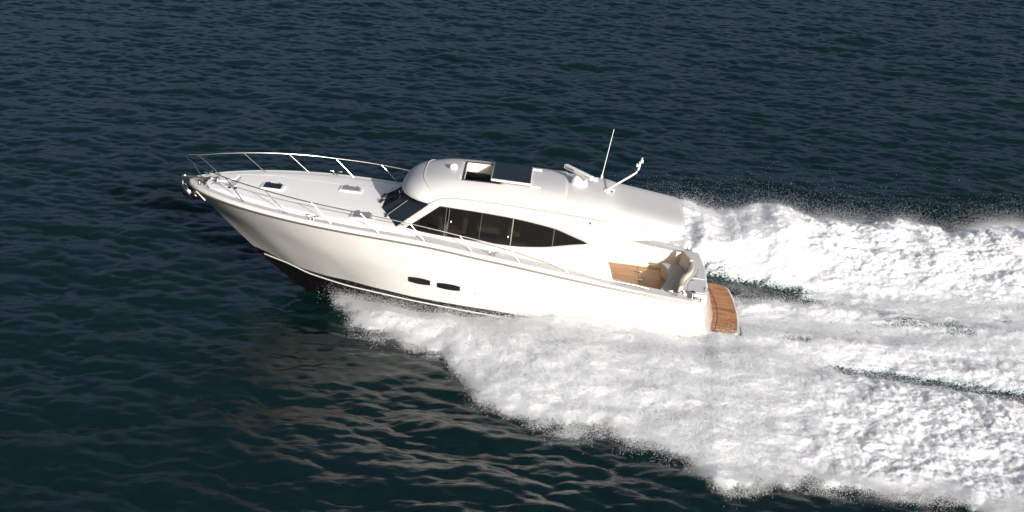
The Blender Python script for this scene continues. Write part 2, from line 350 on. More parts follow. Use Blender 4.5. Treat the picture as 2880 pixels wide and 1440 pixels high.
# ---- foam
def foam_mat():
    m = bpy.data.materials.new('sea_foam'); m.use_nodes = True; nt = m.node_tree; n = nt.nodes; L = nt.links; b = n['Principled BSDF']; out = n['Material Output']
    b.inputs['Base Color'].default_value = (.93, .94, .95, 1); b.inputs['Roughness'].default_value = .8; b.inputs['Specular IOR Level'].default_value = .15
    b.inputs['Subsurface Weight'].default_value = .75; b.inputs['Subsurface Radius'].default_value = (1, 1, 1); b.inputs['Subsurface Scale'].default_value = .16
    tc = n.new('ShaderNodeTexCoord')
    n1 = n.new('ShaderNodeTexNoise'); n1.inputs['Scale'].default_value = 22; n1.inputs['Detail'].default_value = 6; n1.inputs['Roughness'].default_value = .7; L.new(tc.outputs['Object'], n1.inputs['Vector'])
    b1 = n.new('ShaderNodeBump'); b1.inputs['Strength'].default_value = .55; b1.inputs['Distance'].default_value = .05; L.new(n1.outputs['Fac'], b1.inputs['Height'])
    L.new(b1.outputs[0], b.inputs['Normal'])
    cr = n.new('ShaderNodeValToRGB'); cr.color_ramp.elements[0].position = .15; cr.color_ramp.elements[1].position = .75
    cr.color_ramp.elements[0].color = (.22, .42, .40, 1); cr.color_ramp.elements[1].color = (.88, .895, .91, 1)
    at = n.new('ShaderNodeAttribute'); at.attribute_name = 'cov'; L.new(at.outputs['Fac'], cr.inputs['Fac']); L.new(cr.outputs[0], b.inputs['Base Color'])
    n2 = n.new('ShaderNodeTexNoise'); n2.inputs['Scale'].default_value = 15; n2.inputs['Detail'].default_value = 7; n2.inputs['Roughness'].default_value = .72; n2.inputs['Distortion'].default_value = .6; L.new(tc.outputs['Object'], n2.inputs['Vector'])
    mr = n.new('ShaderNodeMapRange'); mr.inputs['From Min'].default_value = .25; mr.inputs['From Max'].default_value = .75; mr.inputs['To Min'].default_value = -.5; mr.inputs['To Max'].default_value = .5; L.new(n2.outputs['Fac'], mr.inputs['Value'])
    ad = n.new('ShaderNodeMath'); ad.operation = 'ADD'; L.new(at.outputs['Fac'], ad.inputs[0]); L.new(mr.outputs[0], ad.inputs[1])
    al = n.new('ShaderNodeMapRange'); al.interpolation_type = 'SMOOTHSTEP'; al.inputs['From Min'].default_value = .34; al.inputs['From Max'].default_value = .62; L.new(ad.outputs[0], al.inputs['Value'])
    tr = n.new('ShaderNodeBsdfTransparent'); mx = n.new('ShaderNodeMixShader')
    L.new(al.outputs[0], mx.inputs[0]); L.new(tr.outputs[0], mx.inputs[1]); L.new(b.outputs[0], mx.inputs[2]); L.new(mx.outputs[0], out.inputs[0])
    return m
FOAM = foam_mat()
RS = .04
fx = np.arange(.0, 31, RS); fy = np.arange(-14.5, 13.5, RS)
FX, FY = np.meshgrid(fx, fy, indexing='ij')
H, E, G, S_, n1 = wake(FX, FY)
cenF = np.exp(-(FY / 3.0) ** 4) * sm(11.8, 12.6, FX)
aftk = sm(11.5, 16.5, FX + .22 * (np.abs(FY) - 5)) * (1 - .75 * cenF)
streak = fbm(FX * .20 + .05 * FY, FY * 1.5, .8, 5, 131)
bl = (billow(FX, FY, 1.5, 2, 41) - .35) * .15 + (billow(FX, FY, .42, 3, 51) - .35) * .13 + (billow(FX, FY, .16, 2, 61) - .35) * .06
st_n = fbm(FX * .55 + FY * .35, FY * .9 - FX * .25, .9, 4, 71)           # streaky, smoother spray forward
rough = aftk * bl + (1 - aftk) * (.08 * st_n + np.where(FY > 0, .13, .05) * (billow(FX, FY, .5, 4, 52) - .35))
E2 = E + .22 * fbm(FX, FY, .45, 3, 17)
holes = sm(.30, .62, fbm(FX, FY, 1.4, 5, 81)) * sm(5, 11, FX)
cov = sm(-.28, .40, E2) * (1 - .40 * holes)
gg = np.clip(G * 1.12 + .30 * sm(.03, .5, G) * fbm(FX * .45, FY, .4, 5, 93), 0, 1)
cov = cov * (1 - .97 * gg ** 1.3) * (1 - cenF * np.clip(.06 + .75 * streak, 0, .6))
plat_ = (FX > 11.2) & (FX < 12.50) & (np.abs(FY) < 2.10)
hullm = (np.abs(FY) < np.interp(FX, *HB) - .25) & (FX < 11.35)          # no foam inside the hull
ix = np.clip(((FX - X0) / dxw).astype(int), 0, NW - 2); iy = np.clip(((FY - Y0) / dxw).astype(int), 0, NW - 2)
Wl = hz[ix, iy]
var = 1 + np.where(FY > 0, .50, .30) * pnoise(FX / 1.5, FY / 3.0, 27) + (.10 + .15 * aftk) * pnoise(FX / .7, FY / 1.0, 28)
body = sm(-.1, .75, E2) * (1 - sm(.05, .75, gg))
FZ = Wl + .012 + .07 * sm(.25, .8, cov) + body * np.maximum(H * var + rough, -.02)
FZ = np.where(plat_, np.minimum(FZ, .93 - .0787 * FX - .03), FZ)
keep = (cov > .02) & ~hullm
kq = keep[:-1, :-1] | keep[1:, :-1] | keep[1:, 1:] | keep[:-1, 1:]
na, nb = FX.shape
q = (np.arange(na - 1)[:, None] * nb + np.arange(nb - 1)[None, :])[kq]
Fq2 = np.stack([q, q + nb, q + nb + 1, q + 1], 1)
used = np.unique(Fq2); remap = np.full(na * nb, -1); remap[used] = np.arange(len(used))
V2 = np.stack([FX, FY, FZ], -1).reshape(-1, 3)[used]
foam = tag(np_mesh('wake_foam', V2, remap[Fq2], FOAM), 'churned white foam of the wake spreading behind the motor yacht', 'wake foam', 'stuff')
ca = foam.data.attributes.new('cov', 'FLOAT', 'POINT'); ca.data.foreach_set('value', cov.ravel()[used].astype(np.float32))

# ---- spray droplets
NDR = 1450000
w = np.zeros_like(FX)
star = FY > 0
edge = np.exp(-((E2 - .05) / .22) ** 2) * (FX > .8)
w += 3.0 * edge
w += .40 * np.exp(-((E2 + .30) / .4) ** 2) * (FX > 1.2) * sm(-.3, .5, pnoise(FX / 1.3, FY / 1.3, 5))
w += .30 * body
w += .14 * gg * sm(11.2, 12, FX)
w += 1.8 * ((~star) & (np.abs(FY) > np.interp(FX, *HB) - .1) & (np.abs(FY) < np.interp(FX, *HB) + .55) & (FX > .8) & (FX < 7.2))
w[(np.abs(FY) < np.interp(FX, *HB) + .02) & (FX < 11.5)] = 0
w[plat_] = 0
w[(FX > 26)] *= .3
dens = sm(-.75, .4, fbm(FX, FY, .5, 3, 15)); w *= dens
hsc = .035 + .07 * edge * np.where(star, 2.2, 1) + .07 * body * (1 - aftk) + .03 * (1 - body)
hsc += .17 * (star & (E < 1.3)) * sm(10, 11.5, FX) * sm(-.3, .6, pnoise(FX / 2.2, FY / 4.5, 25)) * (1 - sm(17, 24, FX) * .7)
hsc += .10 * ((~star) & (np.abs(FY) < np.interp(FX, *HB) + .55) & (FX < 7.2))
p = (w / w.sum()).ravel(); cdf = np.cumsum(p); idx = np.searchsorted(cdf, rng.random(NDR)); idx = np.clip(idx, 0, FX.size - 1)
px = FX.ravel()[idx] + rng.uniform(-.5, .5, NDR) * RS; py = FY.ravel()[idx] + rng.uniform(-.5, .5, NDR) * RS
base = np.where(cov > .1, np.maximum(FZ, Wl), Wl).ravel()[idx]
hh = rng.exponential(1, NDR) * hsc.ravel()[idx]; pz = base + hh
px += hh * rng.uniform(-.9, 1.8, NDR); py += hh * rng.normal(0, .9, NDR)
rad = (.0022 + .0060 * rng.random(NDR) ** 4) * np.where(py > 0, .80, 1.0)
# coarser flecks that break up the surface of the foam itself
NB = 330000
wb2 = body * (.55 + .9 * (1 - aftk)) * sm(.3, .7, cov); wb2[plat_ | (FX > 27)] = 0
wb2[(np.abs(FY) < np.interp(FX, *HB) + .03) & (FX < 11.5)] = 0
cdf = np.cumsum((wb2 / wb2.sum()).ravel()); idx = np.clip(np.searchsorted(cdf, rng.random(NB)), 0, FX.size - 1)
px = np.concatenate([px, FX.ravel()[idx] + rng.uniform(-.5, .5, NB) * RS]); py = np.concatenate([py, FY.ravel()[idx] + rng.uniform(-.5, .5, NB) * RS])
pz = np.concatenate([pz, FZ.ravel()[idx] + rng.exponential(1, NB) * (.012 + .03 * (1 - aftk.ravel()[idx]))])
rad = np.concatenate([rad, .004 + .008 * rng.random(NB) ** 2]); NDR += NB
tet = np.array([[1, 1, 1], [1, -1, -1], [-1, 1, -1], [-1, -1, 1]], float) / math.sqrt(3)
rq = rng.normal(size=(NDR, 4)); rq /= np.linalg.norm(rq, axis=1)[:, None]
a_, b_, c_, d_ = rq.T
RM = np.stack([1-2*(c_*c_+d_*d_), 2*(b_*c_-d_*a_), 2*(b_*d_+c_*a_), 2*(b_*c_+d_*a_), 1-2*(b_*b_+d_*d_), 2*(c_*d_-b_*a_), 2*(b_*d_-c_*a_), 2*(c_*d_+b_*a_), 1-2*(b_*b_+c_*c_)], 1).reshape(-1, 3, 3)
VT = np.einsum('nij,kj->nki', RM, tet) * (rad[:, None, None] * 1.6) + np.stack([px, py, pz], 1)[:, None, :]
FT = (np.arange(NDR)[:, None, None] * 4 + np.array([[0, 1, 2], [0, 3, 1], [0, 2, 3], [1, 3, 2]])[None]).reshape(-1, 3)
def drop_mat():
    m = bpy.data.materials.new('spray_drops'); m.use_nodes = True; nt = m.node_tree; n = nt.nodes; L = nt.links
    n.remove(n['Principled BSDF']); out = n['Material Output']
    d = n.new('ShaderNodeBsdfDiffuse'); d.inputs[0].default_value = (.95, .96, .97, 1)
    t = n.new('ShaderNodeBsdfTranslucent'); t.inputs[0].default_value = (.95, .96, .97, 1)
    mx = n.new('ShaderNodeMixShader'); mx.inputs[0].default_value = .45
    L.new(d.outputs[0], mx.inputs[1]); L.new(t.outputs[0], mx.inputs[2]); L.new(mx.outputs[0], out.inputs[0]); return m
spray = tag(np_mesh('spray', VT.reshape(-1, 3), FT, drop_mat(), smooth=True), 'fine white spray droplets thrown up along the edges of the wake', 'spray', 'stuff')

# ================================================================== THE YACHT (boat space: X aft, Y starboard, Z up)
yacht = bpy.data.objects.new('motor_yacht', None); C.objects.link(yacht)
yacht.rotation_euler = (0, R(4.5), 0)
tag(yacht, 'white motor yacht planing at speed, seen from its port side', 'yacht')
YM = Matrix.Rotation(R(4.5), 4, 'Y')

# ---- hull lines
def zrub(x): return pc(x, [-3.9, -3, -1.7, -.9, 0, 1.35, 2.4, 3.36, 4.65, 5.97, 7.01, 8.15, 9.16, 10.85, 11.2], [2.84, 2.852, 2.857, 2.852, 2.84, 2.807, 2.771, 2.725, 2.605, 2.485, 2.38, 2.27, 2.18, 2.04, 2.015])
def yrub(x): return pc(x, [-3.86, -3.84, -3.72, -3.25, -2.435, -1.7, -.9, -.12, .5, 1.35, 2.4, 4, 6, 8, 9.5, 10.8, 11.2], [0, .10, .34, .896, 1.48, 1.85, 2.133, 2.327, 2.43, 2.504, 2.53, 2.54, 2.54, 2.5, 2.42, 2.3, 2.25])
STX = [-3.86, -3.54, -3.36, -2.926, -2.469, -1.886, -1.527, -.838, -.336, -.05, .8, 2.5, 11.6]; STZ = [2.84, 2.47, 2.33, 2.0, 1.66, 1.17, .87, .39, .07, -.06, -.22, -.35, -.15]
def zstem(x): return pc(x, STX, STZ)
def line(n_, xs, ys, zs):               # one longitudinal line from stem to transom
    t = np.linspace(0, 1, 90) ** 1.5; x = xs[0] + (xs[-1] - xs[0]) * t
    return np.stack([x, pc(x, xs, ys), pc(x, xs, zs)], 1)
L0 = line(0, [-1.62, -1, 0, 1, 3, 11.55], [0, 0, 0, 0, 0, 0], [float(zstem(v)) for v in (-1.62, -1, 0, 1, 3, 11.55)])
t0_ = np.linspace(0, 1, 90) ** 1.5; L0[:, 0] = -1.62 + 13.17 * t0_; L0[:, 1] = 0; L0[:, 2] = zstem(L0[:, 0])
CX = [-1.62, -1.4, -.8, .1, 1.1, 2.15, 3.45, 4.92, 6.6, 9, 11.55]
CY = [0, .17, .5, .95, 1.4, 1.75, 2.0, 2.1, 2.15, 2.15, 2.1]; CZ = [.955, .985, .965, .865, .862, .89, .875, .83, .80, .75, .72]
L1 = line(1, CX, [max(0, v - .05) for v in CY], [z - .012 for z in CZ])
L2 = line(2, CX, CY, [z + .018 for z in CZ])
SX = [-1.86, -1.6, -.95, -.3, .45, 1.2, 2.15, 3.2, 4.2, 5.28, 6.67, 9, 11.52]
SY = [0, .16, .50, .84, 1.20, 1.5, 1.85, 2.05, 2.13, 2.19, 2.22, 2.22, 2.15]; SZ = [1.15, 1.14, 1.06, .99, 1.0, 1.05, 1.065, 1.035, 1.015, 1.005, .96, .90, .86]
L3 = line(3, SX, SY, SZ)
KNX = [-2.86, -2.5, -2.04, -1.476, -.7, .085, .8, 2.4, 4, 7, 11.3]; KNY = [0, .34, .74, 1.15, 1.53, 1.85, 2.07, 2.33, 2.40, 2.41, 2.22]; KNZ = [1.955, 2.0, 2.02, 2.03, 2.03, 2.0, 1.98, 1.90, 1.80, 1.62, 1.45]
L4 = line(4, KNX, KNY, KNZ)
xr = -3.86 + (11.1 + 3.86) * np.linspace(0, 1, 90) ** 1.5
L5 = np.stack([xr, yrub(xr), zrub(xr)], 1)
def strip(name, lines, m, both=True, sub=4, bulge=0.0, sharp=None):
    vs, fs = [], []
    rows = []
    for a, b in zip(lines[:-1], lines[1:]):
        for k in range(sub):
            t = k / sub; rows.append(a * (1 - t) + b * t)
    rows.append(lines[-1])
    A = np.stack(rows); nu, nv = A.shape[:2]
    for sgn in ((-1, 1) if both else (-1,)):
        B = A.copy(); B[..., 1] *= sgn; off = len(vs)
        vs += B.reshape(-1, 3).tolist(); fs += grid_faces(nu, nv, sgn > 0, off)
    return mesh(name, vs, fs, m, yacht, sharp=sharp)
hull = strip('hull', [L3, L4, L5], GEL, sub=5)
strip('boot_stripe', [L2, L3], BLACK, sub=1)
strip('chine_flat', [L1, L2], ANTIFOUL, sub=1)
for sgn in (-1, 1):
    tube('spray_rail', [(p_[0], sgn * (p_[1] + .004), p_[2] - .012) for p_ in L2[4:]], .021, GEL, yacht, 6)
strip('hull_bottom', [L0, L1], ANTIFOUL, sub=4)
LINES = [L2, L3, L4, L5]
def hull_y(x, z):
    zz = [float(np.interp(x, l[:, 0], l[:, 2])) for l in LINES]; yy = [float(np.interp(x, l[:, 0], l[:, 1])) for l in LINES]
    return float(np.interp(z, zz, yy))
# transom: convex sheet between the aft ends of the lines
ends = np.array([l[-1] for l in (L1, L2, L3, L4, L5)] + [[11.06, 2.2, 2.08]])
tv = []; NT = 24
for e in ends:
    for j in range(NT + 1):
        u = -1 + 2 * j / NT; tv.append((e[0] + .30 * (1 - u * u), e[1] * u, e[2]))
tv += [(11.85 - .30 * (1 - (1 - (-1 + 2 * j / NT) ** 2)), 1.9 * (-1 + 2 * j / NT), .2) for j in range(NT + 1)]
order = [6, 0, 1, 2, 3, 4, 5]; tv2 = []
for o_ in order: tv2 += tv[o_ * (NT + 1):(o_ + 1) * (NT + 1)]
mesh('transom', tv2, grid_faces(7, NT + 1), GEL, yacht)

# rub rail
def polyline(x0, x1, n, fn): return [fn(x) for x in np.linspace(x0, x1, n)]
for sgn in (-1, 1):
    xs = np.concatenate([-3.86 + .8 * np.linspace(0, 1, 14) ** 2, np.linspace(-2.9, 10.85, 60)])
    tube('rub_rail', [(x, sgn * (float(yrub(x)) + .006), float(zrub(x)) + .005) for x in xs], .028, RUBB if sgn < 0 else RUBB, yacht, 8)
tube('stem_guard', [(-3.80, 0, 2.755), (-3.6, 0, 2.56), (-3.36, 0, 2.345)], .022, STEEL, yacht)

# ---- gunwale, side deck, trunk
def dzd(x): return float(np.interp(x, [-4, 7, 9.5, 12], [.115, .115, .05, .04]))
def yin(x):
    yr = float(yrub(x)); a = max(0.0, yr - .40)
    return float(np.interp(x, [2.0, 2.8, 8.0, 8.4, 12], [a, 1.72, 1.72, 1.86, 1.80])) if x > 2.0 else a
gxs = np.concatenate([-3.86 + .9 * np.linspace(0, 1, 16) ** 2, np.linspace(-2.9, 11.08, 90)])
def gunprof(x):
    yr, zr, d = float(yrub(x)), float(zrub(x)), dzd(x)
    pts = [(yr, zr), (yr - .006, zr + d * .55), (yr - .03, zr + d * .85), (yr - .075, zr + d + .01), (yr - .13, zr + d + .012), (yr - .165, zr + d)]
    return [(max(0.0, y) if x > -3.9 else 0, z) for y, z in pts]
for sgn in (-1, 1):
    P_ = [[(x, sgn * y, z) for y, z in gunprof(x)] for x in gxs]
    mesh('gunwale', [v for r_ in P_ for v in r_], grid_faces(len(gxs), 6, sgn < 0), GEL, yacht)
    Q_ = []
    for x in gxs:
        y0 = max(0., float(yrub(x)) - .165); z0 = float(zrub(x)) + dzd(x); y1 = min(y0, yin(x))
        Q_.append([(x, sgn * y0, z0), (x, sgn * (y0 * .6 + y1 * .4), z0 - .004), (x, sgn * y1, z0 - .006)])
    mesh('side_deck', [v for r_ in Q_ for v in r_], grid_faces(len(gxs), 3, sgn < 0), NONSKID, yacht)
txs = np.concatenate([np.linspace(-3.30, -2.5, 10), np.linspace(-2.3, 3.0, 40)])
def ztrunk(x, y):
    ye = max(.02, yin(min(x, 2.0)) - .10) if x <= 2.0 else yin(2.0) - .10
    zd = float(zrub(x)) + .11; ze = zd + .06 * float(sm(-3.3, -2.7, x)); zc = max(ze + .02, float(np.interp(x, [-3.3, -2.4, 2.5], [2.985, 3.06, 3.06])))
    return zc - (zc - ze) * min(1, abs(y) / ye) ** 2.2
TV = []
NTK = 24
for x in txs:
    yi = yin(min(x, 2.0)); ye = max(.01, yi - .10); row = []
    zd = float(zrub(x)) + dzd(x) - .006
    ys = [-yi, -yi + .03] + list(np.linspace(-ye, ye, NTK + 1)) + [yi - .03, yi]
    for y in ys:
        if abs(y) >= yi - 1e-6: z = zd
        elif abs(y) > ye + 1e-6: z = zd + .035 * float(sm(-3.3, -2.7, x)) + .002
        else: z = ztrunk(x, y)
        row.append((x, y, z))
    TV += row
mesh('foredeck', TV, grid_faces(len(txs), NTK + 5, True), DECK, yacht)
# faint moulding lines along the foredeck
for yy in (-1.05, .0, 1.05):
    if yy == 0: continue
    tube('deck_seam', [(x, yy * (1 if x > -1.6 else .55 + .45 * (x + 2.9) / 1.3), ztrunk(x, yy * (1 if x > -1.6 else .55 + .45 * (x + 2.9) / 1.3)) + .001) for x in np.linspace(-2.7, 1.6, 24)], .005, SEAM, yacht, 6)

# ---- deck hatches
def hatch(cx, cy, sx, sy, m):
    z = ztrunk(cx, cy)
    n_ = Vector((ztrunk(cx - .05, cy) - ztrunk(cx + .05, cy), ztrunk(cx, cy - .05) - ztrunk(cx, cy + .05), .1)).normalized()
    rot = Vector((0, 0, 1)).rotation_difference(n_).to_matrix()
    f = box('deck_hatch', (cx, cy, z + .012), (sx + .16, sy + .10, .05), WHITEP, yacht, .015, rot)
    o = rot @ Vector((0, 0, .034)); box('hatch_pane', Vector((cx, cy, z + .012)) + o, (sx, sy, .025), m, f, .01, rot)
    for s in (-1, 1): box('hatch_hinge', Vector((cx, cy, z + .03)) + rot @ Vector((s * sx * .3, sy * .5 + .02, .03)), (.06, .03, .02), STEEL, f, .003, rot)
hatch(-1.40, -.10, .50, .42, HGLASS); hatch(.78, .62, .50, .40, SHADE); hatch(1.40, -1.50, .48, .42, SHADE)

# ---- bow rail
RT = [(-3.99, 0, 3.63), (-3.95, .12, 3.625), (-3.647, .44, 3.565), (-3.2, .84, 3.553), (-2.57, 1.27, 3.54), (-1.9, 1.62, 3.53), (-1.33, 1.85, 3.515), (-.6, 2.08, 3.49), (.04, 2.21, 3.46), (.75, 2.31, 3.435), (1.42, 2.37, 3.40), (2.1, 2.385, 3.35), (2.817, 2.38, 3.289), (3.5, 2.375, 3.22), (4.213, 2.37, 3.135), (4.95, 2.365, 3.05), (5.652, 2.36, 2.954), (6.456, 2.36, 2.80), (7.198, 2.36, 2.585), (7.31, 2.36, 2.49)]
half = np.array(RT); full = [(x, -y, z) for x, y, z in RT[::-1]] + RT[1:]
def smooth_path(pts, n):
    p_ = np.array(pts); d = np.concatenate([[0], np.cumsum(np.linalg.norm(np.diff(p_, axis=0), axis=1))]); s = np.linspace(0, d[-1], n)
    return np.stack([pc(s, d, p_[:, k]) for k in range(3)], 1)
rail = tube('bow_rail', smooth_path(full, 140), .0155, STEEL, yacht, 8)
tops = [(-3.72, .36, 3.575), (-2.57, 1.255, 3.54), (-1.33, 1.85, 3.515), (.04, 2.215, 3.46), (1.42, 2.37, 3.40), (2.817, 2.38, 3.289), (4.213, 2.37, 3.135), (5.652, 2.36, 2.954)]
bases = [(-3.10, .715, 2.965), (-1.934, 1.52, 2.97), (-.653, 1.98, 2.96), (.649, 2.22, 2.94), (2.0, 2.37, 2.905), (3.286, 2.38, 2.85), (4.618, 2.38, 2.725), (5.944, 2.38, 2.605)]
for sgn in (-1, 1):
    for t_, b_ in zip(tops, bases):
        T_ = Vector((t_[0], sgn * t_[1], t_[2])); B_ = Vector((b_[0], sgn * b_[1], float(zrub(b_[0])) + .10))
        bm = bm_tube(bmesh.new(), [B_, T_], .0135, 8)
        bm_tube(bm, [B_ + Vector((0, 0, -.01)), B_ + Vector((-.01, 0, .025))], .03, 10)
        bmobj('stanchion', bm, STEEL, rail)
# quarter grab rails beside the cockpit entry
for sgn in (-1, 1):
    hp = [(7.5, sgn * 2.2, 2.47), (8.0, sgn * 2.2, 2.41), (8.6, sgn * 2.17, 2.345), (9.3, sgn * 2.14, 2.285), (9.6, sgn * 2.13, 2.24)]
    gr = tube('grab_rail', smooth_path(hp, 20), .014, STEEL, yacht)
    for x, y, z in ((7.72, 2.2, 2.43), (8.2, 2.19, 2.39), (8.9, 2.15, 2.31), (9.45, 2.135, 2.26)):
        tube('rail_post', [(x, sgn * y, z), (x + .03, sgn * y, float(zrub(x)) + .05)], .011, STEEL, gr)

# ---- cleats
def cleat(c, s=1.0, yaw=0):
    bm = bmesh.new()
    for k in (-1, 1):
        bm_tube(bm, [Vector(p_) * s for p_ in ((k * .05, 0, -.01), (k * .055, 0, .07), (k * .075, 0, .105), (k * .11, 0, .122), (k * .185, 0, .118))], .017 * s, 8)
        bm_tube(bm, [Vector((k * .05, 0, -.01)) * s, Vector((k * .05, 0, .015)) * s], .035 * s, 10)
    bmesh.ops.transform(bm, matrix=Matrix.Translation(c) @ Matrix.Rotation(yaw, 4, 'Z'), verts=bm.verts)
    return bmobj('mooring_cleat', bm, STEEL, yacht)
for sgn in (-1, 1):
    cleat((-3.42, sgn * .50, 2.965), .9, sgn * .9); cleat((.09, sgn * 2.16, 2.955), 1, sgn * .12); cleat((5.17, sgn * 2.33, 2.672), 1); cleat((11.0 if sgn > 0 else 10.35, sgn * 2.06, 2.12), 1, 0)

# ---- bow fittings: roller, anchor, windlass, locker lids
roller = bmesh.new()
for s in (-1, 1):
    bm_box(roller, (-3.66, s * .075, 2.99), (.85, .02, .07))
bm_box(roller, (-3.62, 0, 2.955), (.75, .15, .02)); bm_tube(roller, [(-4.04, -.07, 2.97), (-4.04, .07, 2.97)], .05, 12)
bmobj('bow_roller', roller, STEEL, yacht, bevel=.004)
anc = bmesh.new()
bm_tube(anc, [(-3.55, 0, 2.99), (-3.95, 0, 2.965), (-4.05, 0, 2.87), (-4.02, 0, 2.70), (-3.93, 0, 2.60)], .028, 8)
for s in (-1, 1):
    vs = [anc.verts.new(v) for v in ((-4.06, 0, 2.80), (-4.02, s * .02, 2.47), (-3.92, s * .05, 2.40), (-3.80, s * .20, 2.46), (-3.74, s * .17, 2.60), (-3.88, s * .04, 2.74))]
    anc.faces.new(vs if s < 0 else vs[::-1])
    v2 = [anc.verts.new(v) for v in ((-3.80, s * .02, 2.44), (-3.62, s * .12, 2.40), (-3.57, s * .10, 2.50), (-3.74, s * .05, 2.60))]
    anc.faces.new(v2 if s < 0 else v2[::-1])
ao = bmobj('anchor', anc, STEEL, yacht, sharp=30); so = ao.modifiers.new('solid', 'SOLIDIFY'); so.thickness = .018
bmch = bmesh.new()
for k in range(14): bmesh.ops.create_uvsphere(bmch, u_segments=8, v_segments=6, radius=.022, matrix=Matrix.Translation((-3.5 + k * .035, -.02 * k / 14, 2.985 + .002 * (k % 2))) @ Matrix.Diagonal((1.3, .6 if k % 2 else 1.0, .9 if k % 2 else .5, 1)))
bmobj('anchor_chain', bmch, STEEL, yacht)
lathe('windlass', [(.10, 2.96), (.10, 3.0), (.07, 3.02), (.055, 3.06), (.05, 3.09), (.075, 3.12), (.075, 3.135), (.03, 3.15)], (-3.02, -.10, 0), STEEL, yacht)
box('windlass_motor', (-2.83, .0, 3.01), (.30, .24, .10), WHITEP, yacht, .03)
prism('anchor_locker', [(-3.12, -.42), (-2.52, -.55), (-2.40, -.40), (-2.40, .40), (-2.52, .55), (-3.12, .42)], 2.95, lambda x, y: ztrunk(x, 0) + .006, GREYP, yacht, .01)
prism('locker_lid', [(-3.3, .10), (-2.55, .12), (-2.50, .50), (-3.0, .50), (-3.22, .28)], 2.97, lambda x, y: ztrunk(x, 0) + .03 + .05 * (y - .1), WHITEP, yacht, .012)
for x, y in ((-2.55, -.62), (-2.38, -.66)):
    lathe('foot_switch', [(.05, 0), (.05, .02), (.04, .03)], (x, y, ztrunk(x, y) + .001), DARK, yacht, 14)
lathe('bow_chock', [(.045, 0), (.045, .03), (.02, .05), (.035, .09), (.035, .10)], (-3.42, -.32, 2.965), STEEL, yacht, 12)

# ---- cabin side shells (A-pillar, window surround, wing, roof coaming)
def yside(x, z): return 1.90 - .28 * (z - 2.85) - .055 * max(0, x - 8.5) / 1.9 - .05 * max(0, 3.2 - x)
ZE_X = [2.3, 2.72, 2.98, 3.17, 3.4, 3.7, 4.2, 5, 6, 7, 8, 9, 9.9, 10.25, 10.42]
ZE_Z = [3.72, 3.735, 3.72, 3.70, 3.83, 3.91, 3.945, 3.945, 3.925, 3.90, 3.86, 3.80, 3.745, 3.72, 3.70]
def zedge(x): return float(pc(x, ZE_X, ZE_Z))
WT = ([2.68, 3.54, 4.71, 5.62, 6.35, 6.79, 7.22, 7.76], [2.975, 3.665, 3.64, 3.60, 3.53, 3.47, 3.355, 3.20])
WB = ([2.68, 3.21, 3.74, 4.76, 5.62, 6.43, 7.37, 7.76], [2.975, 2.925, 2.895, 2.885, 2.875, 2.945, 3.13, 3.20])
def wtop(x): return float(np.interp(x, [2.68, 3.54], [2.975, 3.665])) if x < 3.54 else float(pc(x, WT[0][1:], WT[1][1:]))
def wbot(x): return float(pc(x, *WB))
wxs = sorted(set(np.round(np.concatenate([np.linspace(2.68, 7.76, 45), [3.54]]), 4)))
outer = [(2.36, 2.93), (2.62, 3.165), (2.9, 3.42), (3.15, 3.645)] + [(x, zedge(x) - .004) for x in np.linspace(3.25, 10.25, 40)] \
    + [(10.38, 3.685), (10.36, 3.645), (10.22, 3.60), (9.8, 3.545), (9.3, 3.48), (8.8, 3.395), (8.4, 3.315), (8.17, 3.255), (8.11, 3.20), (8.2, 3.06), (8.32, 2.88), (8.44, 2.68), (8.53, 2.46), (8.60, 2.26)] \
    + [(x, float(zrub(x)) + .06) for x in np.linspace(8.3, 2.36, 26)]
inner = [(x, wtop(x)) for x in wxs] + [(x, wbot(x)) for x in wxs[::-1][1:-1]]
def poly_hole(name, outer, inner, sgn, m, yoff=0.0, solid=.05):
    bm = bmesh.new()
    for loop in (outer, inner):
        if not loop: continue
        vs = [bm.verts.new((x, 0, z)) for x, z in loop]
        for i in range(len(vs)): bm.edges.new((vs[i], vs[(i + 1) % len(vs)]))
    bmesh.ops.triangle_fill(bm, use_beauty=True, use_dissolve=False, edges=bm.edges[:], normal=(0, -1, 0))
    for f in bm.faces:
        f.normal_update()
        if f.normal.y * -sgn > 0 and sgn > 0 or f.normal.y > 0 and sgn < 0: f.normal_flip()
    for v in bm.verts: v.co.y = sgn * (yside(v.co.x, v.co.z) + yoff)
    me = bpy.data.meshes.new(name); bm.to_mesh(me); bm.free()
    o = link(name, me, m, yacht, True)
    if solid:
        s = o.modifiers.new('solid', 'SOLIDIFY'); s.thickness = solid; s.offset = -1
    return o
